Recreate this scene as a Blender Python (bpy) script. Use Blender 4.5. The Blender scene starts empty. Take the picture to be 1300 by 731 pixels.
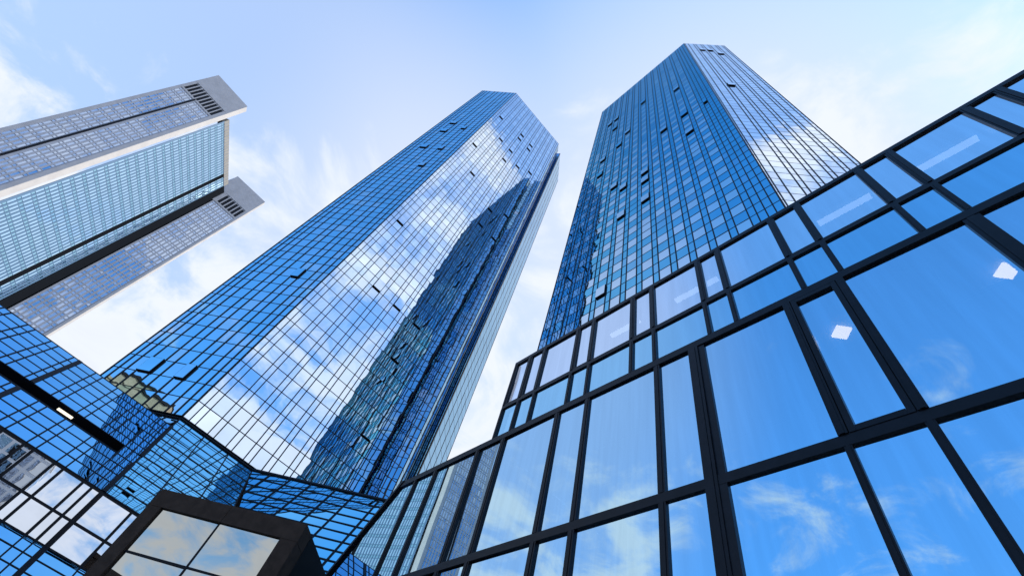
import bpy, math, random
from mathutils import Vector, Matrix
random.seed(7)
R_ = math.radians
scene = bpy.context.scene
col = scene.collection

# ------------------------------------------------------------------ camera
CAM = Vector((0.0, 0.0, 1.6))
F_PX = 612.13                       # focal length in pixels of a 1300 px wide frame
EL, ROLL, AZ = R_(54.85718), R_(22.17867), R_(-28.10978546)
_u = Vector((math.cos(EL)*math.sin(ROLL), -math.cos(EL)*math.cos(ROLL), math.sin(EL)))
_h = Vector((0, 0, 1)) - _u*_u.z
_h.normalize()
_r = -_u.cross(_h)
_Y = math.cos(AZ)*_h + math.sin(AZ)*_r
_X = -math.sin(AZ)*_h + math.cos(AZ)*_r
# rows: world axes in (right, down, forward)
rows = [_X, _Y, _u]
m = Matrix(((rows[i].x, -rows[i].y, -rows[i].z, CAM[i]) for i in range(3))).to_4x4() if False else Matrix((
    (rows[0].x, -rows[0].y, -rows[0].z, CAM.x),
    (rows[1].x, -rows[1].y, -rows[1].z, CAM.y),
    (rows[2].x, -rows[2].y, -rows[2].z, CAM.z),
    (0, 0, 0, 1)))
cd = bpy.data.cameras.new('camera')
cam = bpy.data.objects.new('camera', cd)
col.objects.link(cam)
cam.matrix_world = m
cd.sensor_fit = 'HORIZONTAL'
cd.sensor_width = 36.0
cd.lens = F_PX/1300*36.0
cd.clip_start = 0.1
cd.clip_end = 9000
scene.camera = cam

def wray(px, py):
    d = Vector((px-650, py-365.5, F_PX)).normalized()
    return Vector((rows[0].dot(d), rows[1].dot(d), rows[2].dot(d)))
def project(P):
    v = Vector(P)-CAM
    c = rows[0]*v.x + rows[1]*v.y + rows[2]*v.z
    if c.z <= 0.01: return None
    return (650+F_PX*c.x/c.z, 365.5+F_PX*c.y/c.z)
def hit(px, py, n, c):
    d = wray(px, py); n = Vector(n)
    return CAM + d*((c-n.dot(CAM))/n.dot(d))

# ------------------------------------------------------------------ sky and sun
SUN_AZ, SUN_EL = R_(108), R_(42)      # azimuth clockwise from +Y
world = bpy.data.worlds.new('World'); scene.world = world
world.use_nodes = True
nt = world.node_tree; nt.nodes.clear()
class NB:
    def __init__(s, nt): s.nt = nt
    def new(s, t, **k):
        n = s.nt.nodes.new(t)
        for a, v in k.items(): setattr(n, a, v)
        return n
    def link(s, a, b): s.nt.links.new(a, b)
    def val(s, sock, v):
        if hasattr(v, 'is_output') or isinstance(v, bpy.types.NodeSocket): s.link(v, sock)
        else: sock.default_value = v
    def math(s, op, a, b=0.0, c=0.0, clamp=False):
        n = s.new('ShaderNodeMath', operation=op); n.use_clamp = clamp
        s.val(n.inputs[0], a); s.val(n.inputs[1], b); s.val(n.inputs[2], c)
        return n.outputs[0]
    def vmath(s, op, a, b=(0, 0, 0)):
        n = s.new('ShaderNodeVectorMath', operation=op)
        s.val(n.inputs[0], a); s.val(n.inputs[1], b)
        return n.outputs['Value'] if op in ('DOT_PRODUCT', 'LENGTH') else n.outputs[0]
    def sstep(s, v, a, b, lo=0.0, hi=1.0):
        n = s.new('ShaderNodeMapRange', interpolation_type='SMOOTHSTEP')
        s.val(n.inputs[0], v)
        for i, x in enumerate((a, b, lo, hi)): n.inputs[i+1].default_value = x
        return n.outputs[0]
    def noise(s, vec, scale, detail=6, rough=0.55, dist=0.0):
        n = s.new('ShaderNodeTexNoise')
        s.link(vec, n.inputs['Vector'])
        n.inputs['Scale'].default_value = scale; n.inputs['Detail'].default_value = detail
        n.inputs['Roughness'].default_value = rough; n.inputs['Distortion'].default_value = dist
        return n.outputs[0]
def dirv(az, el):
    return (math.sin(R_(az))*math.cos(R_(el)), math.cos(R_(az))*math.cos(R_(el)), math.sin(R_(el)))
b = NB(nt)
out = b.new('ShaderNodeOutputWorld')
sky = b.new('ShaderNodeTexSky', sky_type='NISHITA')
sky.sun_disc = False
sky.sun_elevation = SUN_EL
sky.sun_rotation = SUN_AZ
sky.air_density = 1.0; sky.dust_density = 0.6; sky.ozone_density = 2.5
bg = b.new('ShaderNodeBackground'); bg.inputs[1].default_value = 0.15
tc = b.new('ShaderNodeTexCoord')
d = b.vmath('NORMALIZE', tc.outputs['Generated'])
sep = b.new('ShaderNodeSeparateXYZ'); b.link(d, sep.inputs[0])
dz = sep.outputs[2]
inv = b.math('DIVIDE', 1.0, b.math('ADD', b.math('MAXIMUM', dz, 0.0), 0.18))
cmb = b.new('ShaderNodeCombineXYZ')
b.link(b.math('MULTIPLY', sep.outputs[0], inv), cmb.inputs[0])
b.link(b.math('MULTIPLY', sep.outputs[1], inv), cmb.inputs[1])
cmb.inputs[2].default_value = 3.7
cv = cmb.outputs[0]
n1 = b.noise(cv, 5.2, 12, 0.60, 0.5)
n2 = b.noise(cv, 1.7, 4, 0.5, 0.3)
nn = b.math('ADD', b.math('MULTIPLY', n1, 0.60), b.math('MULTIPLY', n2, 0.40))
def lobe(az, el, a, c, amt):
    return b.math('MULTIPLY', b.sstep(b.vmath('DOT_PRODUCT', d, dirv(az, el)), math.cos(R_(a)), math.cos(R_(c))), amt)
bias = b.sstep(dz, 0.62, 0.15, 0.0, 0.10)
for L in ((177, 36, 34, 12, 0.065), (40, 40, 34, 6, 0.075), (-5, 26, 30, 6, 0.11), (120, 50, 70, 15, 0.05),
          (85, 28, 60, 20, 0.10), (-80, 52, 48, 22, -0.07), (-100, 14, 26, 10, 0.03), (-46, 31, 15, 4, 0.075), (-70, 37, 9, 2, 0.065),
          (-76, 28, 12, 3, 0.055), (-75, 72, 34, 12, -0.09), (178, 73, 24, 11, -0.10), (-12, 47, 22, 8, 0.06), (-38, 36, 22, 6, 0.01), (172, 62, 9, 3, 0.08)):
    bias = b.math('ADD', bias, lobe(*L))
cov = b.math('ADD', nn, bias)
cloud = b.sstep(cov, 0.50, 0.66)
# thin high haze, thickest on the sun's side and low down
veil = b.math('MULTIPLY', b.sstep(b.vmath('DOT_PRODUCT', d, dirv(60, 40)), 0.44, 0.95), 0.80)
for L in ((122, 58, 55, 12, 0.30), (-26, 44, 36, 14, 0.52)):
    veil = b.math('ADD', veil, lobe(*L))
veil = b.math('ADD', veil, b.sstep(dz, 0.50, 0.06, 0.0, 0.55), clamp=True)
gain = b.new('ShaderNodeMix', data_type='RGBA', blend_type='MULTIPLY'); gain.inputs[0].default_value = 1.0
b.link(sky.outputs[0], gain.inputs[6])
gs = b.new('ShaderNodeCombineColor'); lowd = b.sstep(dz, 0.30, 0.72, 0.66, 1.0)
for i, k_ in enumerate((0.66, 1.22, 1.52)): b.link(b.math('MULTIPLY', lowd, k_), gs.inputs[i])
b.link(gs.outputs[0], gain.inputs[7])
mv = b.new('ShaderNodeMix', data_type='RGBA')
b.link(veil, mv.inputs[0]); b.link(gain.outputs[2], mv.inputs[6]); mv.inputs[7].default_value = (2.55, 2.82, 3.40, 1)
thick = b.math('MULTIPLY', b.sstep(cov, 0.62, 0.95, 1.0, 0.85), b.math('ADD', 1.0, lobe(178, 38, 42, 18, 0.45)))
cc = b.new('ShaderNodeMix', data_type='RGBA', blend_type='MULTIPLY'); cc.inputs[0].default_value = 1.0
cc.inputs[6].default_value = (3.02, 3.20, 3.55, 1)
g = b.new('ShaderNodeCombineColor')
for i in range(3): b.link(thick, g.inputs[i])
b.link(g.outputs[0], cc.inputs[7])
mx = b.new('ShaderNodeMix', data_type='RGBA')
b.link(cloud, mx.inputs[0]); b.link(mv.outputs[2], mx.inputs[6]); b.link(cc.outputs[2], mx.inputs[7])
b.link(mx.outputs[2], bg.inputs[0]); b.link(bg.outputs[0], out.inputs[0])

sd = bpy.data.lights.new('sun', 'SUN'); sd.energy = 2.0; sd.angle = R_(0.53); sd.color = (1.0, 0.95, 0.88)
sun = bpy.data.objects.new('sun', sd); col.objects.link(sun)
sv = Vector((math.sin(SUN_AZ)*math.cos(SUN_EL), math.cos(SUN_AZ)*math.cos(SUN_EL), math.sin(SUN_EL)))
sun.rotation_euler = sv.to_track_quat('Z', 'Y').to_euler()
sun.location = (60, -20, 220)

vs = scene.view_settings
vs.view_transform = 'Standard'; vs.look = 'None'; vs.gamma = 1.0; vs.exposure = 1.0
vs.use_curve_mapping = False
scene.cycles.max_bounces = 14; scene.cycles.glossy_bounces = 10; scene.cycles.transmission_bounces = 6
scene.cycles.transparent_max_bounces = 8

# ------------------------------------------------------------------ materials
def pmat(name, colr, rough=0.5, metal=0.0, spec=0.5, noise=0.0, nscale=4.0, bump=0.0, bscale=3.0, bdist=0.02):
    m_ = bpy.data.materials.new(name); m_.use_nodes = True
    t = m_.node_tree; n = NB(t); p = t.nodes['Principled BSDF']
    p.inputs['Base Color'].default_value = (*colr, 1); p.inputs['Roughness'].default_value = rough
    p.inputs['Metallic'].default_value = metal; p.inputs['Specular IOR Level'].default_value = spec
    c = n.new('ShaderNodeTexCoord')
    if noise:
        f = n.noise(c.outputs['Object'], nscale, 6, 0.6)
        mr = n.sstep(f, 0.3, 0.7, 1-noise, 1+noise)
        mm = n.new('ShaderNodeMix', data_type='RGBA', blend_type='MULTIPLY'); mm.inputs[0].default_value = 1
        mm.inputs[6].default_value = (*colr, 1)
        g_ = n.new('ShaderNodeCombineColor')
        for i in range(3): n.link(mr, g_.inputs[i])
        n.link(g_.outputs[0], mm.inputs[7]); n.link(mm.outputs[2], p.inputs['Base Color'])
    if bump:
        f = n.noise(c.outputs['Object'], bscale, 2, 0.45)
        bn = n.new('ShaderNodeBump'); bn.inputs['Strength'].default_value = bump; bn.inputs['Distance'].default_value = bdist
        n.link(f, bn.inputs['Height']); n.link(bn.outputs[0], p.inputs['Normal'])
    return m_

def glass(name, tint, bscale=0.5, bdist=0.004, rough=0.0, dirt=0.06):
    """Coated facade glass: a tinted mirror whose surface is slightly wavy."""
    m_ = pmat(name, tint, rough, 1.0)
    t = m_.node_tree; n = NB(t); p = t.nodes['Principled BSDF']
    c = n.new('ShaderNodeTexCoord')
    f = n.noise(c.outputs['Object'], bscale, 1.5, 0.4)
    bn = n.new('ShaderNodeBump'); bn.inputs['Strength'].default_value = 1.0; bn.inputs['Distance'].default_value = bdist
    n.link(f, bn.inputs['Height']); n.link(bn.outputs[0], p.inputs['Normal'])
    if dirt:
        f2 = n.noise(c.outputs['Object'], 0.23, 5, 0.6)
        mr = n.sstep(f2, 0.25, 0.75, 1-dirt, 1+dirt)
        mm = n.new('ShaderNodeMix', data_type='RGBA', blend_type='MULTIPLY'); mm.inputs[0].default_value = 1
        mm.inputs[6].default_value = (*tint, 1)
        g_ = n.new('ShaderNodeCombineColor')
        for i in range(3): n.link(mr, g_.inputs[i])
        n.link(g_.outputs[0], mm.inputs[7]); n.link(mm.outputs[2], p.inputs['Base Color'])
    return m_

def emit(name, colr, s):
    m_ = bpy.data.materials.new(name); m_.use_nodes = True
    t = m_.node_tree; t.nodes.clear(); n = NB(t)
    e = n.new('ShaderNodeEmission'); e.inputs[0].default_value = (*colr, 1); e.inputs[1].default_value = s
    o = n.new('ShaderNodeOutputMaterial'); n.link(e.outputs[0], o.inputs[0])
    return m_

M = {}
M['g_a'] = glass('tower_glass', (0.40, 0.67, 0.80), 0.55, 0.006)
M['g_b'] = glass('tower_glass_light', (0.70, 0.74, 0.78), 0.55, 0.006)
M['g_c'] = glass('tower_glass_mid', (0.50, 0.70, 0.82), 0.55, 0.006)
M['e_a'] = glass('edge_glass', (0.36, 0.52, 0.62), 0.55, 0.004)
M['e_a'].node_tree.nodes['Principled BSDF'].inputs['Specular Tint'].default_value = (0.62, 0.78, 0.95, 1)
M['p_a'] = glass('broad_face_glass', (0.53, 0.61, 0.71), 0.55, 0.006)
M['p_b'] = glass('broad_face_glass_light', (0.61, 0.69, 0.78), 0.55, 0.006)
M['p_c'] = glass('broad_face_glass_blue', (0.49, 0.59, 0.70), 0.55, 0.006)
M['h_a'] = glass('slab_glass', (0.28, 0.66, 0.82), 0.55, 0.006)
M['h_b'] = glass('slab_glass_light', (0.96, 0.96, 0.94), 0.55, 0.006)
M['h_c'] = glass('slab_glass_mid', (0.38, 0.68, 0.83), 0.55, 0.006)
for k_ in ('h_a', 'h_b', 'h_c'):
    M[k_].node_tree.nodes['Principled BSDF'].inputs['Specular Tint'].default_value = (0.28, 0.50, 0.62, 1)  # dark edge tint put in to dim this face in grazing reflections
M['g_s'] = glass('skirt_glass', (0.19, 0.56, 0.86), 0.5, 0.006)
M['g_s2'] = glass('skirt_glass_bright', (0.30, 0.80, 0.98), 0.5, 0.006)  # same skirt glass, its brighter reflection put into the tint
M['g_w'] = glass('clear_mirror_glass', (0.52, 0.55, 0.60), 0.4, 0.004)
M['g_p'] = glass('portal_glass', (0.46, 0.47, 0.44), 0.5, 0.003)
M['g_t'] = glass('pylon_glass', (0.36, 0.42, 0.52), 0.3, 0.010, 0.02)
M['g_tc'] = glass('centre_glass', (0.56, 0.80, 0.98), 0.3, 0.010, 0.02)
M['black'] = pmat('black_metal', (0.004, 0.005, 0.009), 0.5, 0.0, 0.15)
M['frame'] = pmat('anthracite_frame', (0.005, 0.006, 0.010), 0.34, 0.0, 0.18, 0.3, 5)
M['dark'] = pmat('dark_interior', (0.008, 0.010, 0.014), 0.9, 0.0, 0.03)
M['portal'] = pmat('dark_brown_cladding', (0.042, 0.030, 0.024), 0.6, 0.0, 0.05, 0.2, 5)
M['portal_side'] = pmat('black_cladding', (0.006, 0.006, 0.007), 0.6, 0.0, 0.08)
M['grey'] = pmat('grey_stone', (0.26, 0.28, 0.33), 0.6, 0, 0.4, 0.08, 0.4)
M['grey2'] = pmat('grey_panel', (0.25, 0.28, 0.35), 0.6, 0, 0.4, 0.08, 0.4)
M['white'] = pmat('pale_stone', (0.50, 0.48, 0.47), 0.7, 0, 0.3, 0.06, 0.3)
M['teal'] = pmat('dark_teal_mullion', (0.10, 0.19, 0.31), 0.5, 0, 0.3)
M['attic'] = pmat('attic_panel', (0.26, 0.25, 0.23), 0.7, 0, 0.3, 0.1, 0.6)
M['beige'] = pmat('beige_stone', (0.36, 0.30, 0.21), 0.8, 0, 0.2, 0.15, 0.3)
M['office'] = pmat('white_panel', (0.92, 0.93, 0.95), 0.6, 0, 0.3)
M['ceil'] = pmat('ceiling_panel', (0.22, 0.22, 0.21), 0.8, 0, 0.2)
M['deep'] = pmat('dark_green_stone', (0.02, 0.035, 0.03), 0.6, 0, 0.3, 0.2, 0.5)
M['pave'] = pmat('paving', (0.28, 0.27, 0.26), 0.8, 0, 0.3, 0.15, 0.8)
M['lamp'] = emit('lamp_panel', (1.0, 0.76, 0.44), 4.2)
M['tube'] = emit('lamp_tube', (0.9, 0.95, 1.0), 1.1)
M['tube2'] = emit('lamp_strip', (1.0, 0.9, 0.7), 0.8)
def room_glass(name, tint, clear, fac, bscale=0.35, bdist=0.004):
    """Facade glass one can dimly look through: a tinted mirror mixed with a clear tinted pane."""
    m_ = bpy.data.materials.new(name); m_.use_nodes = True
    t = m_.node_tree; t.nodes.clear(); n = NB(t)
    c = n.new('ShaderNodeTexCoord')
    f = n.noise(c.outputs['Object'], bscale, 1.5, 0.4)
    bn = n.new('ShaderNodeBump'); bn.inputs['Strength'].default_value = 1.0; bn.inputs['Distance'].default_value = bdist
    n.link(f, bn.inputs['Height'])
    gl = n.new('ShaderNodeBsdfGlossy'); gl.inputs['Roughness'].default_value = 0.0
    lw = n.new('ShaderNodeFresnel'); lw.inputs[0].default_value = 1.5
    mc = n.new('ShaderNodeMix', data_type='RGBA')
    n.link(n.math('MULTIPLY', lw.outputs[0], 1.0, clamp=True), mc.inputs[0])
    mc.inputs[6].default_value = (*tint, 1); mc.inputs[7].default_value = (0.85, 0.92, 0.97, 1)
    n.link(mc.outputs[2], gl.inputs['Color']); n.link(bn.outputs[0], gl.inputs['Normal'])
    tr = n.new('ShaderNodeBsdfTransparent'); tr.inputs[0].default_value = (*clear, 1)
    ms = n.new('ShaderNodeMixShader'); ms.inputs[0].default_value = fac
    n.link(tr.outputs[0], ms.inputs[1]); n.link(gl.outputs[0], ms.inputs[2])
    o = n.new('ShaderNodeOutputMaterial'); n.link(ms.outputs[0], o.inputs[0])
    return m_
def streaks(mt, amt):
    """faint rain streaks and film on the glass"""
    t = mt.node_tree; n = NB(t)
    mc = [k for k in t.nodes if k.bl_idname == 'ShaderNodeMix'][0]; base = tuple(mc.inputs[6].default_value)
    c = n.new('ShaderNodeTexCoord'); mp = n.new('ShaderNodeMapping'); mp.inputs['Scale'].default_value = (2.5, 2.5, 0.16)
    n.link(c.outputs['Object'], mp.inputs[0])
    f = n.noise(mp.outputs[0], 2.2, 5, 0.6)
    mr = n.sstep(f, 0.3, 0.75, 1-amt, 1+amt)
    mm = n.new('ShaderNodeMix', data_type='RGBA', blend_type='MULTIPLY'); mm.inputs[0].default_value = 1; mm.inputs[6].default_value = base
    g_ = n.new('ShaderNodeCombineColor')
    for i in range(3): n.link(mr, g_.inputs[i])
    n.link(g_.outputs[0], mm.inputs[7]); n.link(mm.outputs[2], mc.inputs[6])
M['g_r'] = room_glass('front_glass', (0.50, 0.74, 0.88), (0.62, 0.67, 0.70), 0.88)
M['g_top'] = room_glass('front_glass_pale', (0.95, 0.97, 1.0), (0.6, 0.66, 0.70), 0.90)
M['g_r2'] = room_glass('front_glass_deep', (0.40, 0.72, 0.87), (0.4, 0.6, 0.7), 0.92)

streaks(M['g_r'], 0.05); streaks(M['g_r2'], 0.05); streaks(M['g_top'], 0.05)

# ------------------------------------------------------------------ mesh helpers
class MB:
    def __init__(s): s.v = []; s.f = []; s.m = []; s.mats = []
    def mi(s, mat):
        if mat not in s.mats: s.mats.append(mat)
        return s.mats.index(mat)
    def poly(s, pts, mat):
        i = len(s.v); s.v += [Vector(p) for p in pts]
        s.f.append(tuple(range(i, i+len(pts)))); s.m.append(s.mi(mat))
    def hexa(s, P, mat):
        # P: 8 points, bottom loop 0-3 then top loop 4-7
        i = len(s.v); s.v += [Vector(p) for p in P]
        for q in ((0, 3, 2, 1), (4, 5, 6, 7), (0, 1, 5, 4), (1, 2, 6, 5), (2, 3, 7, 6), (3, 0, 4, 7)):
            s.f.append(tuple(i+k for k in q)); s.m.append(s.mi(mat))
    def box(s, x0, x1, y0, y1, z0, z1, mat):
        s.hexa([(x0, y0, z0), (x1, y0, z0), (x1, y1, z0), (x0, y1, z0), (x0, y0, z1), (x1, y0, z1), (x1, y1, z1), (x0, y1, z1)], mat)
    def fbox(s, fr, a0, a1, b0, b1, c0, c1, mat):
        P = [fr(a, b_, c) for b_ in (b0, b1) for a, c in ((a0, c0), (a1, c0), (a1, c1), (a0, c1))]
        s.hexa(P, mat)
    def prism(s, plan, z0, z1, mat, top=None):
        n = len(plan)
        for k in range(n):
            p, q = plan[k], plan[(k+1) % n]
            s.poly([(p[0], p[1], z0), (q[0], q[1], z0), (q[0], q[1], z1), (p[0], p[1], z1)], mat)
        s.poly([(p[0], p[1], z1) for p in plan], top or mat)
        s.poly([(p[0], p[1], z0) for p in reversed(plan)], mat)
    def build(s, name, parent=None, smooth=False):
        base = Vector(parent_base(parent))
        me = bpy.data.meshes.new(name)
        me.from_pydata([tuple(v-base) for v in s.v], [], s.f)
        for mt in s.mats: me.materials.append(mt)
        me.polygons.foreach_set('material_index', s.m)
        me.update()
        o = bpy.data.objects.new(name, me); col.objects.link(o)
        if parent is not None: o.parent = parent
        return o
BASES = {}
def parent_base(p):
    while p is not None:
        if p.name in BASES: return BASES[p.name]
        p = p.parent
    return (0, 0, 0)
def thing(name, loc, label, cat, group=None):
    o = bpy.data.objects.new(name, None); col.objects.link(o); o.location = loc
    o.empty_display_size = 1.0
    BASES[o.name] = tuple(loc)
    o['label'] = label; o['category'] = cat
    if group: o['group'] = group
    return o
class Frame:
    """a along the wall, b up it, c out of it."""
    def __init__(s, o, t, n, up=(0, 0, 1)):
        s.o = Vector(o); s.t = Vector(t).normalized(); s.n = Vector(n).normalized(); s.u = Vector(up).normalized()
    def __call__(s, a, b_, c=0.0): return s.o + s.t*a + s.u*b_ + s.n*c
    def ab(s, px, py):
        P = hit(px, py, s.n, s.n.dot(s.o)); return ((P-s.o).dot(s.t), (P-s.o).dot(s.u))
def wall_frame(p, q):
    """wall from plan point p to q; outside is to the right of p->q."""
    t = Vector((q[0]-p[0], q[1]-p[1], 0)).normalized()
    return Frame((p[0], p[1], 0), t, (t.y, -t.x, 0))

def blocked(P):
    """rough occlusion test used to choose which panes become objects of their own."""
    v = Vector(P)-CAM
    if v.x > 6.02:
        t = 6.0/v.x; y = v.y*t; z = 1.6+v.z*t
        if (y < 9 and z < 13.1) or (y < 13.1 and z < 9.8): return True
    if v.y > 45.0 and P[2] < 150:
        t = 44.5/v.y; x = v.x*t; z = 1.6+v.z*t
        if -30 < x < 16 and z < (22.2 if x > 0 else 21.0): return True
    return False
def img_area(P):
    q = [project(p) for p in P]
    if any(k is None for k in q): return 0
    cx = sum(k[0] for k in q)/len(q); cy = sum(k[1] for k in q)/len(q)
    if not (-5 < cx < 1305 and -5 < cy < 736): return 0
    a = 0
    for i in range(len(q)):
        x0, y0 = q[i]; x1, y1 = q[(i+1) % len(q)]; a += x0*y1-x1*y0
    return abs(a)/2

def pane_pts(fr, a0, a1, b0, b1, c=0.0, tilt=0.13):
    tx = math.tan(R_(random.gauss(0, tilt)))*(a1-a0)/2; ty = math.tan(R_(random.gauss(0, tilt)))*(b1-b0)/2
    return [fr(a0, b0, c-tx-ty), fr(a1, b0, c+tx-ty), fr(a1, b1, c+tx+ty), fr(a0, b1, c-tx+ty)]

def window_parts(root, panes, name='window', n_own=100):
    """panes: (points, material). The largest in the picture become objects, the rest one object."""
    scored = []
    for i, (P, mt) in enumerate(panes):
        c = sum((Vector(p) for p in P), Vector())/len(P)
        scored.append((0 if blocked(c) else img_area(P), i))
    scored.sort(reverse=True)
    own = {i for s, i in scored[:n_own] if s > 0}
    rest = MB()
    for i, (P, mt) in enumerate(panes):
        if i in own:
            q = MB(); q.poly(P, mt); q.build(name, root)
        else: rest.poly(P, mt)
    if rest.v:
        o = rest.build(name, root); o['kind'] = 'stuff'

def curtain(root, fr, cols, rowz, w=0.13, wh=0.09, depth=0.07, matfn=None, open_px=(), panes=None, tilt=0.2, skip=None, bar=None):
    """mullion grid of one facade (one mesh), its panes appended to PANES; open sashes become parts."""
    g_ = MB(); bar = bar or M['black']
    a0, a1, z0, z1 = cols[0], cols[-1], rowz[0], rowz[-1]
    for a in cols: g_.fbox(fr, a-w/2, a+w/2, z0, z1, -0.12, depth, bar)
    for z in rowz: g_.fbox(fr, a0, a1, z-wh/2, z+wh/2, -0.10, depth-0.025, bar)
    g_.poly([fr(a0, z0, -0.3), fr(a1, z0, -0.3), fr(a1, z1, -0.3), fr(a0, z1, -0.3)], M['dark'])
    g_.build('curtain_wall', root)
    opened = set()
    for px, py in open_px:
        a, z = fr.ab(px, py)
        i = max([k for k in range(len(cols)-1) if cols[k] <= a] or [0]); j = max([k for k in range(len(rowz)-1) if rowz[k] <= z] or [0])
        # take the wide bay next to it
        c_ = [k for k in (i-1, i, i+1) if 0 <= k < len(cols)-1 and cols[k+1]-cols[k] > 0.95]
        if c_: i = min(c_, key=lambda k: abs((cols[k]+cols[k+1])/2-a))
        opened.add((i, j))
    for i in range(len(cols)-1):
        for j in range(len(rowz)-1):
            A0, A1, B0, B1 = cols[i]+0.02, cols[i+1]-0.02, rowz[j]+0.02, rowz[j+1]-0.02
            mt = matfn(i, j, cols[i+1]-cols[i]) if matfn else M['g_a']
            if skip and skip(i, j): continue
            if (i, j) in opened:
                s_ = MB(); D = 0.21
                s_.fbox(fr, A0, A0+0.05, B0, B1, 0.08, D, M['black']); s_.fbox(fr, A1-0.05, A1, B0, B1, 0.08, D, M['black'])
                s_.fbox(fr, A0+0.05, A1-0.05, B0, B0+0.05, 0.08, D, M['black']); s_.fbox(fr, A0+0.05, A1-0.05, B1-0.05, B1, 0.08, D, M['black'])
                so = s_.build('open_window', root)
                q = MB(); q.poly([fr(A0+0.03, B0+0.03, D+0.012), fr(A1-0.03, B0+0.03, D+0.012), fr(A1-0.03, B1-0.03, D+0.012), fr(A0+0.03, B1-0.03, D+0.012)], mt)
                q.build('pane', so)
            else:
                panes.append((pane_pts(fr, A0, A1, B0, B1, 0.0, tilt), mt))

def pick(a, b_, c, p):
    r = random.random()
    return a if r < p[0] else (b_ if r < p[0]+p[1] else c)

# ------------------------------------------------------------------ ground
g_ = MB(); g_.poly([(-3000, -3000, 0), (3000, -3000, 0), (3000, 3000, 0), (-3000, 3000, 0)], M['pave'])
o = g_.build('pavement'); o['kind'] = 'structure'

# ------------------------------------------------------------------ middle tower
H = 155.0
T2 = thing('glass_tower', (8, 50, 0), 'middle blue mirrored tower with clouds and a dark tower reflected on its broad face', 'tower')
tl, tcn, tr = (-7.75, 52.6), (-0.2, 45.05), (20.0, 45.05)
rowz = [22.79+1.786*k for k in range(75)][:74]; rowz = [z for z in rowz if z < 154]+[155.0]
P2 = []
frm = wall_frame(tcn, tr)
cols = [0.0]
k = 0
while 0.64+1.832*k < 19.6:
    cols += [0.64+1.832*k, 1.24+1.832*k]; k += 1
cols = [c for c in cols if c < 19.9]+[20.2]
def m2(i, j, w):
    if w > 0.95 and j % 2 == 0 and j > 14: return pick(M['p_b'], M['p_a'], M['p_c'], (0.8, 0.15))
    return pick(M['p_a'], M['p_c'], M['p_b'], (0.60, 0.38))
open2m = [(636,149),(636,176),(604,182),(659,176),(663,171),(671,188),(674,184),(649,190),(641,201),(658,210),(602,217),(673,217),(509,280),(622,265),(642,273),(610,284),(627,301),(482,361),(507,384),(532,407),(504,448),(462,550)]
curtain(T2, frm, cols, rowz, 0.10, 0.075, 0.04, m2, open2m, P2, tilt=0.11)
frc = wall_frame(tl, tcn)
Lc = (Vector(tcn)-Vector(tl)).length
ccols = [0.0] + sorted(Lc-s for s in (0.8, 1.75, 3.1, 4.15, 5.6, 6.65, 8.15, 9.2, 10.0)) + [Lc]
def m2c(i, j, w): return pick(M['g_a'], M['g_c'], M['g_b'], (0.55, 0.38))
open2c = [(577,156),(565,166),(590,162),(539,187),(559,189),(536,211),(197,462),(238,472),(378,348)]
curtain(T2, frc, ccols, rowz, 0.15, 0.07, 0.045, m2c, open2c, P2)
# right end: short chamfer, deep notch, second chamfer, then the back
pts = [tr, (21.5, 46.55), (21.25, 46.8), (21.95, 47.5), (22.7, 46.65), (29.0, 52.95), (29.0, 66), (20, 75), (0, 75), (-7.75, 67), tl]
for i_, (p, q) in enumerate(zip(pts[:-1], pts[1:])):
    fr = wall_frame(p, q); L = (Vector(q)-Vector(p)).length
    nb = (2, 1, 2, 1, 4)[i_] if i_ < 5 else 6
    cs = [L*k/nb for k in range(nb+1)]
    rz = rowz if i_ < 5 else rowz[::6]+[155.0]
    if rz[-1]-rz[-2] < 0.5: rz = rz[:-2]+[155.0]
    curtain(T2, fr, cs, rz, 0.09, 0.06, 0.03, (lambda i, j, w: M['e_a']) if i_ < 5 else m2c, (), P2)
rf = MB(); full = [tcn]+pts[:-1]+[tl]
rf.poly([(p[0], p[1], 154.9) for p in full], M['dark']); rf.build('roof', T2)
rf = MB(); rf.poly([(p[0], p[1], 22.7) for p in reversed(full)], M['dark']); rf.build('underside', T2)
window_parts(T2, P2)

# ------------------------------------------------------------------ right-hand tower
T3 = thing('glass_tower', (30, 12, 0), 'blue mirrored tower rising behind the near glass facade, its windows pale and blue by turns', 'tower')
xa, y0, y1 = 21.2, 0.95, 28.55
row3 = [10.0+1.786*k for k in range(82)]; row3 = [z for z in row3 if z < 154]+[155.0]
fr3 = wall_frame((xa, y1), (xa, y0))      # a grows towards -Y
L3 = y1-y0
c3 = []
k = 0
c3 = [0.0]
ys = [0.95, 1.65, 2.33, 3.03]
while 3.69+1.97*k < 28.0:
    ys += [3.69+1.97*k, 3.03+1.97*(k+1)]; k += 1
ys = [y for y in ys if y < 28.2]+[28.55]
c3 = sorted(y1-y for y in ys)
def m3(i, j, w):
    if w > 0.95:
        if j % 2 == 0: return pick(M['h_b'], M['h_c'], M['h_a'], (0.93, 0.04))
        return pick(M['h_a'], M['h_c'], M['h_b'], (0.85, 0.12))
    return pick(M['h_a'], M['h_c'], M['h_b'], (0.9, 0.1))
open3m = [(857,114),(818,128),(893,129),(786,148),(867,148),(771,161),(784,160),(800,164),(843,166),(874,169),(782,186),(762,207),(759,224),(774,243),(796,236),(822,217),(822,227),(823,250),(794,270),(756,371)]
P3 = []
curtain(T3, fr3, c3, row3, 0.11, 0.075, 0.045, m3, open3m, P3)
q3 = (xa+7.4, y0-7.4)
fr3c = wall_frame((xa, y0), q3)
c3c = [0.0, 0.26, 1.15, 2.5, 3.1, 4.35, 4.95, 6.2, 6.8, 8.1, 8.7, 9.9, 10.465]
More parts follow.
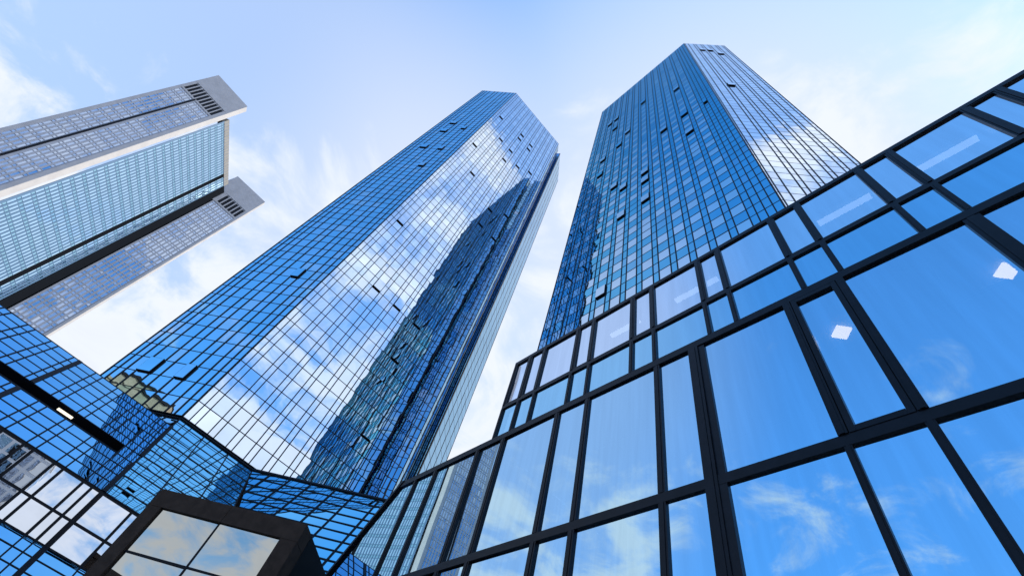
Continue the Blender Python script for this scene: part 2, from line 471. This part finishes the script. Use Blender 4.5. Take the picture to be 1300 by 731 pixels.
curtain(T3, fr3c, c3c, row3, 0.12, 0.06, 0.035, (lambda i, j, w: pick(M['p_b'], M['p_a'], M['p_c'], (0.5, 0.3))), [(895,64),(905,65),(914,69),(927,109)], P3)
pts3 = [q3, (45, y0-7.4), (52, 8), (52, 24), (44, 36.5), (30.0, 36.5), (24.3, 30.8), (25.3, 29.8), (23.8, 29.0), (22.5, 29.85), (xa, y1)]
for i_, (p, q) in enumerate(zip(pts3[:-1], pts3[1:])):
    fr = wall_frame(p, q); L = (Vector(q)-Vector(p)).length
    nb = max(1, round(L/1.22)) if i_ >= 5 else 6
    rz = row3 if i_ >= 5 else row3[::6]+[155.0]
    if rz[-1]-rz[-2] < 0.5: rz = rz[:-2]+[155.0]
    curtain(T3, fr, [L*k/nb for k in range(nb+1)], rz, 0.12, 0.08, 0.05, m2c, (), P3)
rf = MB(); full = [(xa, y1), (xa, y0)]+pts3[:-1]
rf.poly([(p[0], p[1], 154.9) for p in full], M['dark']); rf.build('roof', T3)
rf = MB(); rf.poly([(p[0], p[1], 10.0) for p in reversed(full)], M['dark']); rf.build('underside', T3)
window_parts(T3, P3)

# ------------------------------------------------------------------ left tower with corner pylons
T1 = thing('pylon_tower', (-72, 170, 0), 'pale grey high-rise with two stone pylons either side of a striped glass wall', 'tower')
HP = 186.0; ST = 3.75
WN = []
def pylon(A, B, backs, col0, col1, ncol, groove, lou, side_px, z_low=40.0, low_a=0.0):
    """front from A to B (camera side), a pale side strip at B, window columns, louvres and a blank cap."""
    fr = wall_frame(A, B); W = (Vector(B)-Vector(A)).length
    # side strip: back edge lies on the line of sight of side_px
    r = wray(*side_px); C = Vector((B[0], B[1]))
    dv = Vector((0.36, 0.93)).normalized()
    # solve C + t dv parallel to r.xy
    t_ = (r.x*C.y-r.y*C.x)/(r.y*dv.x-r.x*dv.y)
    S = C+dv*max(0.8, min(t_, 6.0))
    body = MB(); A_ = fr(low_a, 0); zc = lou[1]-1.2
    body.prism([A, B, (S.x, S.y)]+backs, zc if low_a else z_low, HP-0.02, M['grey'])
    if low_a: body.prism([(A_.x, A_.y), B, (S.x, S.y)]+[backs[0], (A_.x+2, A_.y+20)], z_low, zc-0.02, M['dark'])
    body.build('pylon_body', T1)
    sf = wall_frame(B, (S.x, S.y)); D = (S-C).length
    st = MB(); st.fbox(sf, 0.0, D, z_low, HP, 0.004, 0.12, M['white']); st.build('side_strip', T1)
    # front cladding: cap and borders, spandrels between the window columns
    f = MB()
    f.fbox(fr, 0, W+0.1, lou[2]+0.6, HP+0.3, 0.02, 0.3, M['grey'])
    f.fbox(fr, low_a, col0-0.12, z_low, lou[2]+0.6, 0.02, 0.28, M['grey'])
    if low_a: f.fbox(fr, 0, low_a-.004, zc, lou[2]+0.6, 0.02, 0.28, M['grey'])
    f.fbox(fr, col1+0.12, W+0.1, z_low, lou[2]+0.6, 0.02, 0.28, M['grey'])
    f.fbox(fr, col0-0.12, col1+0.12, lou[1]-1.2, lou[1]-0.35, 0.02, 0.27, M['grey'])
    f.build('front_cladding', T1)
    # joints of the cap panels
    # louvres
    l0, l1 = lou[3], lou[4]
    for k in range(lou[0]):
        lb = MB(); p = (l1-l0)/lou[0]; a = l0+p*k
        lb.fbox(fr, a+p*0.14, a+p*0.86, lou[1], lou[2], 0.02, 0.10, M['black'])
        lb.build('louvre', T1)
    pp = MB()
    pitch = (col1-col0)/ncol
    for k in range(lou[0]+1):
        p = (l1-l0)/lou[0]; a = l0+p*k
        pp.fbox(fr, a-p*0.14, a+p*0.14, lou[1]-0.35, lou[2]+0.6, 0.02, 0.25, M['grey'])
    pp.fbox(fr, col0-0.12, l0-0.05, lou[1]-0.35, lou[2]+0.6, 0.02, 0.24, M['grey']); pp.fbox(fr, l1+0.05, col1+0.12, lou[1]-0.35, lou[2]+0.6, 0.02, 0.24, M['grey'])
    pp.build('louvre_frame', T1)
    sp = MB(); ztop = lou[1]-1.2
    cuts = []
    for k in range(ncol):
        a = col0+pitch*k
        if groove and a < groove[1] and a+pitch > groove[0]: continue
        cuts.append((a+pitch*0.22, a+pitch*0.78))
    prev = col0-0.12
    for a0, a1 in cuts:
        sp.fbox(fr, prev, a0, z_low, ztop, 0.02, 0.16, M['grey2']); prev = a1
    sp.fbox(fr, prev, col1+0.12, z_low, ztop, 0.02, 0.16, M['grey2'])
    nst = int((ztop-z_low)/ST)
    for j in range(nst):
        zt = ztop-ST*j
        sp.fbox(fr, col0-0.1, col1+0.1, zt-0.30, zt, 0.02, 0.14, M['grey2']); sp.fbox(fr, col0-0.1, col1+0.1, zt-1.35, zt-1.15, 0.02, 0.14, M['grey2'])
        for a0, a1 in cuts:
            WN.append((pane_pts(fr, a0, a1, zt-1.15, zt-0.30, 0.04, 0.35), M['g_t']))
            WN.append((pane_pts(fr, a0, a1, zt-ST, zt-1.35, 0.04, 0.35), M['g_t']))
    sp.build('spandrel_grid', T1)
    if groove:
        gb = MB(); gb.fbox(fr, groove[0], groove[1], z_low, ztop+0.7, 0.16, 0.285, M['black']); gb.build('groove_shade_strip', T1)  # raised black strip, painted for the shade in the groove
    return S
A1, B1 = (-88.55, 145.3), (-73.31, 146.65)
S1 = pylon(A1, B1, [(-82, 168), (-96, 168)], 0.9, 14.1, 12, (6.45, 7.05), (10, 166.7, 173.1, 0.9, 14.3), (0, 251))
A2, B2 = (-61.05, 180.42), (-45.11, 180.76)
S2 = pylon(A2, B2, [(-55, 202), (-70, 202)], 4.5, 15.2, 8, None, (6, 167.0, 173.1, 5.0, 15.1), (63, 426.4), low_a=4.2)
# wall between the pylons
ZA = 176.0
c1 = hit(291, 151.6, (0, 0, 1), ZA); c2 = hit(289.6, 231, (0, 0, 1), ZA)
tcv = Vector((c2.x-c1.x, c2.y-c1.y)).normalized()
pA = Vector((c1.x, c1.y)); pB = Vector((c2.x, c2.y))+tcv*8
frw = wall_frame(pA, pB); LW = (pB-pA).length
gtop = frw.ab(284.3, 190)[1]
wb = MB(); back = [(pB.x-8, pB.y+16), (pA.x-6, pA.y+16)]
wb.prism([tuple(pA), tuple(pB)]+back, 40, gtop, M['teal'])
wb.build('centre_wall', T1)
at = MB(); at.fbox(frw, 0.2, LW-7.0, gtop+0.02, ZA, -3.0, 0.12, M['attic'])
for k in range(1, 22): at.fbox(frw, 0.2+(LW-7.2)*k/22-0.06, 0.2+(LW-7.2)*k/22+0.06, gtop+0.05, ZA-0.03, 0.12, 0.2, M['grey2'])
at.build('attic_band', T1)
gr0, gr1 = frw.ab(270, 240)[0], frw.ab(273, 246)[0]
bk0 = frw.ab(272, 250)[0]
wp = 1.15; cw = []; a = 0.6
end = 29.9
grv = 24.95
while a < end:
    if not (grv-0.9 < a < grv+0.9): cw.append((a+0.2, a+0.93))
    a += wp
wz = MB(); zt = gtop-0.3; nst = int((gtop-42)/ST)
prev = 0.0
for a0, a1 in cw:
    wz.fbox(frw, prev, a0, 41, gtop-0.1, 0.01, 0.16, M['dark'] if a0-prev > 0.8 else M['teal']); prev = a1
wz.fbox(frw, prev, prev+0.4, 41, gtop-0.1, 0.01, 0.16, M['teal'])
for j in range(nst):
    z = gtop-0.3-ST*j
    wz.fbox(frw, 0.3, prev, z-0.12, z, 0.01, 0.12, M['teal']); wz.fbox(frw, 0.3, prev, z-1.3, z-1.18, 0.01, 0.12, M['teal'])
    for a0, a1 in cw:
        WN.append((pane_pts(frw, a0, a1, z-ST+0.02, z-1.3, 0.05, 0.3), M['g_tc']))
        WN.append((pane_pts(frw, a0, a1, z-1.18, z-0.12, 0.05, 0.3), M['g_a']))
wz.build('centre_grid', T1)
vd = MB(); vd.fbox(frw, prev+0.4, LW, 41, gtop-0.1, 0.01, 0.4, M['dark']); vd.build('recess_shade_panel', T1)  # flat dark slab put in for the shade of the recess
window_parts(T1, WN)

# ------------------------------------------------------------------ sloping glass base of the middle tower
S = 45.0/17.0
def sc(x, y, z): return Vector((x*S, y*S, 1.6+(z-1.6)*S))
SK = thing('glass_annex', (0, 40, 0), 'low annex of sloping deep blue glass at the foot of the middle tower', 'building')
LEAN = R_(40)
O = sc(0, 17, 9.4907)
upv = Vector((0, math.sin(LEAN), math.cos(LEAN))); nv = Vector((0, -math.cos(LEAN), math.sin(LEAN)))
fs = Frame(O, (1, 0, 0), nv, upv)
SP = []
def bars(mb, fr, vs_, hs, a0, a1, b0, b1, w, wh, dp, bot=-0.1):
    for a in vs_: mb.fbox(fr, a-w/2, a+w/2, b0, b1, bot, dp, M['black'])
    for h in hs: mb.fbox(fr, a0, a1, h-wh/2, h+wh/2, bot+0.01, dp-0.02, M['black'])
def grid_face(fr, vs_, hs, mat, w=0.085, wh=0.075, dp=0.04, tilt=0.2, name='sloping_frame', thick=(), clip=None):
    mb = MB(); vs_ = sorted(vs_); hs = sorted(hs)
    bars(mb, fr, vs_, hs, vs_[0], vs_[-1], hs[0], hs[-1], w, wh, dp)
    for a in thick: mb.fbox(fr, a-0.15, a+0.15, hs[0], hs[-1], -0.08, dp+0.02, M['black'])
    mb.build(name, SK)
    for i in range(len(vs_)-1):
        for j in range(len(hs)-1):
            SP.append((pane_pts(fr, vs_[i]+.02, vs_[i+1]-.02, hs[j]+.02, hs[j+1]-.02, 0.0, tilt), mat))
upair = []
k = 0
while -0.3-0.685*k > -16:
    upair += [(-0.30-0.685*k)*S, (-0.51-0.685*k)*S]; k += 1
vsx = [-0.07*S]+upair
# upper strip, slot, lower strip
hu = [u*S for u in (-0.66, -0.99, -1.34, -1.69, -2.06, -2.41, -2.75)]
hl = [u*S for u in (-3.19, -3.54, -3.88, -4.22, -4.60)]
hg = [u*S for u in (-2.75, -3.19)]
grid_face(fs, vsx, hu, M['g_s'], thick=(-3.06*S, -0.07*S))
grid_face(fs, vsx, hl, M['g_s'], thick=(-3.06*S, -0.07*S))
vshort = [v for v in vsx if v > -0.56*S]
grid_face(fs, vshort, hg, M['g_s'])
sl = MB(); x0s = -15.5*S; x1s = -0.53*S
g0, g1 = hg[1]+0.06, hg[0]-0.06
sl.fbox(fs, x0s, x1s, g0, g1, -0.95, -0.9, M['dark'])
sl.fbox(fs, x0s, x1s, g1, g1+0.05, -0.9, 0.03, M['black']); sl.fbox(fs, x0s, x1s, g0-0.05, g0, -0.9, 0.03, M['black']); sl.fbox(fs, x1s, x1s+0.05, g0, g1, -0.9, 0.03, M['black'])
sl.build('roof_slot', SK)
# raised sloping face right of the strip, up to the tower
vf2 = [-0.07*S+0.02, 0.85*S, 1.77*S, 2.69*S]
hf2 = [u*S for u in (0.0, -0.27, -0.76, -1.15, -1.53, -1.92, -2.27, -2.68, -3.05, -3.4, -3.75, -4.2, -4.6)]
grid_face(fs, vf2, hf2, M['g_s2'], w=0.09, wh=0.11)
cp = MB(); cp.fbox(fs, vf2[0], vf2[-1], -0.02, 0.22, -0.3, 0.1, M['black']); cp.build('parapet', SK)
# diagonal sloping faces
LEAN3 = R_(28); r2 = math.sqrt(2)
up3 = Vector((math.sin(LEAN3)/r2, math.sin(LEAN3)/r2, math.cos(LEAN3))); nv3 = Vector((-math.cos(LEAN3)/r2, -math.cos(LEAN3)/r2, math.sin(LEAN3)))
f3 = Frame(fs(2.69*S, 0), (1/r2, -1/r2, 0), nv3, up3)
h3 = [-k*0.98 for k in range(0, 13)]
v3 = [f3.ab(*p)[0] for p in ((343, 603), (370, 608), (396, 614), (428, 620), (454, 624), (485, 631))]
v3 = [0.0]+v3
st_ = v3[-1]-v3[-2]
while v3[-1] < 19: v3.append(v3[-1]+st_)
def clip_poly(P, fn):
    o_ = []
    for i in range(len(P)):
        p, q = P[i], P[(i+1) % len(P)]; a, c = fn(p), fn(q)
        if a >= 0: o_.append(p)
        if (a >= 0) != (c >= 0): o_.append(p+(q-p)*(a/(a-c)))
    return o_
# lower half of f3 is cut along the valley with the straight face
def valley(p): return (p-fs.o).dot(nv)            # keep what lies in front of the straight face
mb3 = MB()
for i in range(-8, 0): v3.insert(0, v3[0]-st_)
for a in v3:
    P = [f3(a-.07, h3[-1], .06), f3(a+.07, h3[-1], .06), f3(a+.07, 0, .06), f3(a-.07, 0, .06)]
    P = clip_poly(P, valley)
    if len(P) > 2:
        mb3.poly(P, M['black'])
        mb3.poly([p-nv3*.12 for p in reversed(P)], M['black'])
        for k in range(len(P)):
            p, q = P[k], P[(k+1) % len(P)]; mb3.poly([p, p-nv3*.12, q-nv3*.12, q], M['black'])
for h in h3:
    P = [f3(v3[0], h-.06, .04), f3(v3[-1], h-.06, .04), f3(v3[-1], h+.06, .04), f3(v3[0], h+.06, .04)]
    P = clip_poly(P, valley)
    if len(P) > 2:
        mb3.poly(P, M['black'])
        for k in range(len(P)):
            p, q = P[k], P[(k+1) % len(P)]; mb3.poly([p, p-nv3*.12, q-nv3*.12, q], M['black'])
mb3.build('sloping_frame', SK)
for i in range(len(v3)-1):
    for j in range(len(h3)-1):
        P = clip_poly(pane_pts(f3, v3[i]+.02, v3[i+1]-.02, h3[j+1]+.02, h3[j]-.02, 0, 0.2), valley)
        if len(P) > 2: SP.append((P, M['g_s2']))
cp = MB(); cp.fbox(f3, 0, v3[-1], -0.02, 0.22, -0.3, 0.1, M['black']); cp.build('parapet', SK)
# the piece along the tower's corner, seen above the strip
f0 = Frame(fs(-0.02*S, 0), (-1/r2, 1/r2, 0), nv3, up3)
mb0 = MB(); h0 = [-k*0.98 for k in range(0, 6)]; v0 = [0.0, 1.3, 2.6, 3.9, 5.2, 6.5, 7.8, 9.1, 10.4]
for a in v0: mb0.fbox(f0, a-.05, a+.05, h0[-1], 0, -.08, .05, M['black'])
for h in h0: mb0.fbox(f0, 0, v0[-1], h-.05, h+.05, -.07, .03, M['black'])
mb0.fbox(f0, 0, v0[-1], 0.0, 0.2, -.2, .1, M['black'])
mb0.build('sloping_frame', SK)
for i in range(len(v0)-1):
    for j in range(len(h0)-1):
        P = pane_pts(f0, v0[i]+.02, v0[i+1]-.02, h0[j+1]+.02, h0[j]-.02, 0, 0.2); SP.append((P, M['g_s']))
# upright band of clear glass under the eaves
ev = fs(0, hl[-1]); fb = Frame((0, ev.y, 0), (1, 0, 0), (0, -1, 0))
zz = [1.6+(z-1.6)*S for z in (4.70, 5.25, 5.93)]
vb = sorted([v for v in vsx]+[0.68*S, 1.0*S, 1.7*S, 2.69*S])
grid_face(fb, vb, zz, M['g_w'], w=0.16, wh=0.14, thick=(-0.07*S,), name='upright_frame', tilt=0.25)
# lowest sloping face
fl = Frame((0, ev.y, zz[0]), (1, 0, 0), nv, upv)
hh = [-0.95*k for k in range(0, 13)]
grid_face(fl, vb, hh, M['g_s'], thick=(-0.07*S,))
# bodies behind the glass so that nothing shows through
bd = MB()
def slab(P, th):
    n_ = (Vector(P[1])-Vector(P[0])).cross(Vector(P[2])-Vector(P[0])).normalized()
    bd.poly(P, M['dark']); 
slab([fs(-15.5*S, hl[-1]+.1, -1.0), fs(2.69*S, hl[-1]+.1, -1.0), fs(2.69*S, 0, -1.2), fs(-15.5*S, -0.66*S, -1.2)], 0.1)
bd.poly([fb(vb[0], zz[0]-0.5, -.6), fb(vb[-1], zz[0]-0.5, -.6), fb(vb[-1], zz[-1], -.6), fb(vb[0], zz[-1], -.6)], M['dark'])
bd.poly([fl(vb[0], hh[-1], -.4), fl(vb[-1], hh[-1], -.4), fl(vb[-1], 0, -.4), fl(vb[0], 0, -.4)], M['dark'])
P = clip_poly([f3(v3[0], h3[-1], -.5), f3(v3[-1], h3[-1], -.5), f3(v3[-1], 0, -.5), f3(v3[0], 0, -.5)], valley)
bd.poly(P, M['dark'])
bd.poly([f0(0, h0[-1], -.4), f0(v0[-1], h0[-1], -.4), f0(v0[-1], 0, -.4), f0(0, 0, -.4)], M['dark'])
bd.build('inner_wall', SK)
window_parts(SK, SP, 'glass_pane')
lm = MB(); lp = fs(-2.02*S, (-2.985)*S, 0)
lm.fbox(fs, -2.2*S, -1.82*S, -3.015*S, -2.955*S, -0.12, -0.03, M['tube2'])
lo = lm.build('strip_lamp'); lo['label'] = 'lit strip lamp glowing in the black slot of the sloping blue roof'; lo['category'] = 'lamp'

# ------------------------------------------------------------------ entrance portal
PT = thing('entrance_portal', (2.0, 12.0, 0), 'dark brown boxy entrance frame round four grey mirrored panes', 'portal')
fp = Frame((7.0, 7.0, 0), (1/r2, -1/r2, 0), (-1/r2, -1/r2, 0))
a0, a1 = -8.80, -5.22; i0, i1 = -8.48, -5.60; zt, zi = 6.34, 5.96
pm = MB(); DP = 4.2
pm.fbox(fp, a0, i0, 0, zi-0.006, -0.45, 0, M['portal']); pm.fbox(fp, i1, a1-0.004, 0, zi-0.006, -0.45, 0, M['portal'])
pm.fbox(fp, a0, -7.03, zi, zt, -0.45, -0.001, M['portal']); pm.fbox(fp, -7.02, a1-0.004, zi, zt, -0.45, -0.001, M['portal'])
pm.build('portal_frame', PT)
pb = MB()
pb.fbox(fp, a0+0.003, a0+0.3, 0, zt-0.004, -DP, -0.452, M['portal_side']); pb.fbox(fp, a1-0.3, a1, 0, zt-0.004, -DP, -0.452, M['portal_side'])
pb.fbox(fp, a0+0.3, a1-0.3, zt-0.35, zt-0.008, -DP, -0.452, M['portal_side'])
pb.build('portal_box', PT)
mid, tz = -7.05, 5.03
for (u0, u1, w0, w1) in ((i0, mid-.012, tz+.015, zi), (mid+.012, i1, tz+.015, zi), (i0, mid-.012, 2.6, tz-.015), (mid+.012, i1, 2.6, tz-.015)):
    q = MB(); q.poly(pane_pts(fp, u0, u1, w0, w1, -0.06, 0.35), M['g_p']); q.build('glass_pane', PT)
q = MB(); q.fbox(fp, mid-.02, mid+.02, 2.6, zi, -0.09, -0.045, M['black']); q.build('mullion', PT)
q = MB(); q.fbox(fp, i0, i1, tz-.022, tz+.022, -0.09, -0.050, M['black']); q.build('transom', PT)

# ------------------------------------------------------------------ near glass building on the right
RB = thing('glass_building', (6, 2, 0), 'near building of large blue panes in heavy black frames', 'building')
XF = 6.0
fr = Frame((XF, 0, 0), (0, -1, 0), (-1, 0, 0))       # a = -y
def ybar(y0_, y1_, z0, z1, proud=0.05, name='mullion', mat=None, back=0.22):
    proud *= 0.5
    q = MB(); q.box(XF-proud, XF+back, y0_, y1_, z0, z1, mat or M['frame'])
    if name == 'mullion' and 0.09 < y1_-y0_ < 0.3:                    # pressed cover cap with a shadow line either side
        w_ = y1_-y0_; q.box(XF-proud-0.012, XF-proud+0.002, y0_+w_*.27, y1_-w_*.27, z0+0.004, z1-0.004, mat or M['frame'])
    return q.build(name, RB)
def rpane(y0_, y1_, z0, z1, mat, sash=False, sunk=0.022):
    f_ = fr
    q = MB(); q.poly([p for p in pane_pts(Frame((XF+sunk, 0, 0), (0, -1, 0), (-1, 0, 0)), -y1_, -y0_, z0, z1, 0, 0.12)], mat)
    po = q.build('glass_pane', RB)
    if sash:
        s_ = MB(); t_ = 0.032
        s_.box(XF-0.02, XF+sunk-0.004, y0_, y0_+t_, z0, z1, M['frame']); s_.box(XF-0.02, XF+sunk-0.004, y1_-t_, y1_, z0, z1, M['frame'])
        s_.box(XF-0.018, XF+sunk-0.004, y0_+t_, y1_-t_, z0, z0+t_, M['frame']); s_.box(XF-0.018, XF+sunk-0.004, y0_+t_, y1_-t_, z1-t_, z1, M['frame'])
        s_.build('sash_frame', po)
    return po
YR = -10.0; YT = 9.0
# rails
ybar(YR, YT, 12.93, 13.06, 0.06, 'top_rail', back=0.4)
ybar(YR, YT, 11.04, 11.17, 0.045, 'transom')
ybar(YR, 13.25, 9.77, 9.95, 0.07, 'sill_rail', back=0.4)
# left clip line of the lower storeys
def yl(z): return 13.25+0.85*(9.75-z)
up_c = [8.31, 7.69, 6.40, 5.80, 4.505, 3.88, 2.57, 2.0, 0.69, 0.055, -1.21, -1.83, -3.13, -3.68, -5.03, -5.65, -6.9, -7.5, -8.8, -9.4]
edges = [(YT-0.10, YT)]+[(c-0.052, c+0.052) for c in up_c]
ed_top = [(8.90, YT)]+[(c-0.062, c+0.062) for c in up_c]
for (e0, e1), (t0, t1) in zip(edges, ed_top):
    ybar(e0, e1, 9.95, 11.04, 0.055); ybar(t0, t1, 11.17, 12.93, 0.055)
def fill(eds, z0, z1, mat, sash_w=None, lo=YR):
    prev = None
    for e0, e1 in eds:
        if prev is not None:
            rpane(e1, prev, z0, z1, mat, sash=(sash_w is not None and prev-e1 < sash_w))
        prev = e0
    rpane(lo, prev, z0, z1, mat)
fill(ed_top, 11.17, 12.93, M['g_top'], 0.58)
fill(edges, 9.95, 11.04, M['g_r2'])
low_c = [(12.20, 12.33), (11.23, 11.38), (9.41, 9.56), (8.42, 8.57), (6.55, 6.70), (5.63, 5.77), (3.77, 3.91), (2.74, 3.08), (0.91, 1.14), (0.09, 0.31), (-1.87, -1.65), (-2.75, -2.6), (-4.5, -4.35), (-5.4, -5.25), (-7.1, -6.95), (-8.0, -7.85)]
low_c4 = [(12.20, 12.33), (11.23, 11.38), (9.41, 9.56), (8.42, 8.57), (6.55, 6.70), (5.63, 5.77), (3.77, 3.91), (2.74, 3.08), (1.03, 1.13), (0.11, 0.22), (-1.81, -1.70), (-2.72, -2.6), (-4.5, -4.35), (-5.4, -5.25), (-7.1, -6.95), (-8.0, -7.85)]
for (e0, e1) in low_c:
    big = e1-e0 > 0.3
    if abs(e0-0.91) > 0.01 and abs(e0-0.09) > 0.01: ybar(e0, e1, 6.70, 9.76, 0.05 if not big else 0.03)
    else: ybar(e0+0.01, e1-0.01, 6.70, 9.755, 0.0, 'sash_gap', M['black'])
    if abs(e0-0.91) < 0.01: ybar(e0, e0+0.085, 6.70, 9.755, 0.085, 'sash_frame'); ybar(e0+0.1, e1-0.001, 6.70, 9.757, 0.1)
    if abs(e0-0.09) < 0.01: ybar(e1-0.085, e1, 6.70, 9.755, 0.085, 'sash_frame'); ybar(e0+0.001, e1-0.1, 6.70, 9.757, 0.1)
    if big: ybar(e0+0.13, e1+0.001, 0.3, 9.755, 0.09)
for z0_, z1_ in ((6.70, 6.79), (9.67, 9.757)): ybar(0.312, 0.908, z0_, z1_, 0.08, 'sash_frame')
for (e0, e1) in low_c4: ybar(e0, e1, 0.3, 6.53, 0.052)
# clip-shaped panes at the sloping left end
def leftpanes(z0, z1, mat):
    e = low_c[0][1]
    q = MB(); q.poly([(XF+0.022, yl(z0)-0.1, z0), (XF+0.022, e, z0), (XF+0.022, e, z1), (XF+0.022, yl(z1)-0.1, z1)], mat); q.build('glass_pane', RB)
leftpanes(6.70, 9.76, M['g_r']); leftpanes(3.2, 6.53, M['g_r']); 
fill(low_c, 6.70, 9.76, M['g_r'])
fill(low_c4, 3.20, 6.53, M['g_r'])
fill(low_c4, 0.3, 3.05, M['g_r'])
ybar(YR, yl(6.6), 6.53, 6.70, 0.06, 'transom'); ybar(YR, yl(3.1), 3.05, 3.20, 0.06, 'transom')
ybar(YR, yl(0.2), 0.0, 0.30, 0.07, 'plinth')
# sloping edge trim and the sloping end behind it
q = MB()
q.hexa([(XF-0.06, yl(0.3)-0.12, 0.3), (XF+0.3, yl(0.3)-0.12, 0.3), (XF+0.3, yl(0.3)+0.02, 0.3), (XF-0.06, yl(0.3)+0.02, 0.3),
        (XF-0.06, yl(9.97)-0.12, 9.968), (XF+0.3, yl(9.97)-0.12, 9.968), (XF+0.3, yl(9.97)+0.02, 9.968), (XF-0.06, yl(9.97)+0.02, 9.968)], M['frame'])
q.build('edge_trim', RB)
q = MB(); q.poly([(XF+0.3, yl(0.3), 0.3), (20.9, yl(0.3), 0.3), (20.9, yl(9.9), 9.9), (XF+0.3, yl(9.9), 9.9)], M['g_s']); q.build('sloping_end', RB)
# roofs, inner floors and walls
q = MB()
q.box(XF+0.41, 20.9, YR, YT-0.02, 12.97, 13.08, M['dark']); q.box(XF+0.41, 20.9, YT, 13.1, 9.80, 9.94, M['dark'])
q.build('roof', RB)
q = MB(); q.box(XF+0.4, 20.9, YT-0.15, YT-0.03, 9.98, 12.96, M['frame']); q.build('end_wall', RB)
q = MB()
q.box(XF+0.45, 12, YR, YT-0.2, 9.78, 9.95, M['ceil']); q.box(XF+0.45, 12, YR, 12.9, 6.55, 6.68, M['ceil']); q.box(XF+0.45, 12, YR, 12.9, 3.07, 3.18, M['ceil']); q.box(XF+0.45, 12, YR, YT-0.2, 12.80, 12.90, M['ceil'])
for yy in range(-9, 9): q.box(XF+0.5, 11.9, yy-0.03, yy+0.03, 12.76, 12.80, M['dark']); q.box(XF+0.5, 11.9, yy-0.03, yy+0.03, 9.74, 9.78, M['dark'])
for xx in (7.4, 8.6, 9.8): q.box(xx-0.03, xx+0.03, YR, YT-0.3, 9.745, 9.779, M['dark'])
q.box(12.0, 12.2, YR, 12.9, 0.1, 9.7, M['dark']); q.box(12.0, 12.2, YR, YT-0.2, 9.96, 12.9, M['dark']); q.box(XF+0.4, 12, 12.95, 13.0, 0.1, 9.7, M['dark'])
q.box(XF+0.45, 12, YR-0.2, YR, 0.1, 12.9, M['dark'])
q.build('inner_room', RB)
# lamps in the rooms
def lampthing(name, P, mat, label, group=None, size=None):
    q = MB()
    if size: 
        h = size/2*r2
        q.hexa([(P[0]-h, P[1], P[2]), (P[0], P[1]-h, P[2]), (P[0]+h, P[1], P[2]), (P[0], P[1]+h, P[2]), (P[0]-h, P[1], P[2]+.05), (P[0], P[1]-h, P[2]+.05), (P[0]+h, P[1], P[2]+.05), (P[0], P[1]+h, P[2]+.05)], mat)
    else: q.box(*P, mat)
    o_ = q.build(name); o_['label'] = label; o_['category'] = 'lamp'
    if group: o_['group'] = group
lampthing('ceiling_lamp', (7.02, 0.605, 9.69), M['lamp'], 'square ceiling lamp shining through the tall narrow framed pane', 'square ceiling lamps', 0.25)
lampthing('ceiling_lamp', (7.17, -1.82, 9.69), M['lamp'], 'square ceiling lamp half hidden by a mullion at the edge of the biggest pane', 'square ceiling lamps', 0.25)
strips = [(-3.02, -2.02, 'above the rightmost wide pane under the roof edge'), (-1.15, -0.08, 'in the wide pane left of a small roof-edge sash'),
          (2.32, 3.5, 'spanning a wide pane and a narrow one'), (4.6, 5.55, 'faint behind the narrow sash near the left end')]
for s0, s1, w_ in strips:
    lampthing('tube_lamp', (6.40, 6.53, s0, s1, 12.52, 12.57), M['tube'], 'white tube lamp '+w_, 'tube lamps under the roof edge')

# ------------------------------------------------------------------ buildings across the street, seen mirrored
def stone_block(name, x0, x1, y0_, y1_, h, mat, label, bay=4.0, fl=4.0, wm=None, tier=None, ww=0.28, wh=0.6):
    o_ = thing(name, ((x0+x1)/2, (y0_+y1_)/2, 0), label, 'building')
    q = MB(); q.box(x0, x1, y0_, y1_, 0, h, mat); q.box(x0-.5, x1+.5, y0_-.5, y1_+.5, h, h+0.9, mat)
    q.box(x0-.35, x1+.35, y0_-.35, y1_+.35, h-fl, h-fl+0.04*fl+0.4, mat)
    if tier: q.box(x0+1, x1-.3, tier[0], tier[1], h+.9, tier[2], mat); q.box(x0+.5, x1+.3, tier[0]-.5, tier[1]+.5, tier[2], tier[2]+1, M['black'])
    q.build('wall', o_)
    wl = []
    for face in range(4):
        if face == 0: f_ = Frame((x0, y0_, 0), (1, 0, 0), (0, -1, 0)); L = x1-x0
        if face == 1: f_ = Frame((x1, y0_, 0), (0, 1, 0), (1, 0, 0)); L = y1_-y0_
        if face == 2: f_ = Frame((x1, y1_, 0), (-1, 0, 0), (0, 1, 0)); L = x1-x0
        if face == 3: f_ = Frame((x0, y1_, 0), (0, -1, 0), (-1, 0, 0)); L = y1_-y0_
        n = int(L/bay)
        for i in range(n):
            for j in range(int(h/fl)-1):
                a = (i+.5)*L/n; z = 1.2+fl*j
                wl.append(([f_(a-bay*ww, z, .04), f_(a+bay*ww, z, .04), f_(a+bay*ww, z+fl*wh, .04), f_(a-bay*ww, z+fl*wh, .04)], wm or M['black']))
    q = MB()
    for P, mt in wl: q.poly(P, mt)
    w_ = q.build('window', o_); w_['kind'] = 'stuff'
stone_block('stone_building', -230, -200, 50, 80, 112, M['beige'], 'beige stone building mirrored low on the chamfered side of the middle tower', 8, 16, None, (53, 76, 117))
stone_block('office_block', -46, -15, -130, -100, 66, M['office'], 'white gridded office block mirrored in the clear panes under the sloping roof', 3.2, 3.6, M['g_b'], None, 0.42, 0.8)
stone_block('dark_block', 6.6, 22, -80, -62, 34, M['portal'], 'dark block mirrored at the bottom of the clear panes beside the portal', 3, 3.6)
stone_block('green_block', -74, -60, 3.5, 11, 16.5, M['deep'], 'dark green stepped block mirrored in the lower portal panes', 3, 3.6, None, (4.5, 7.5, 19))
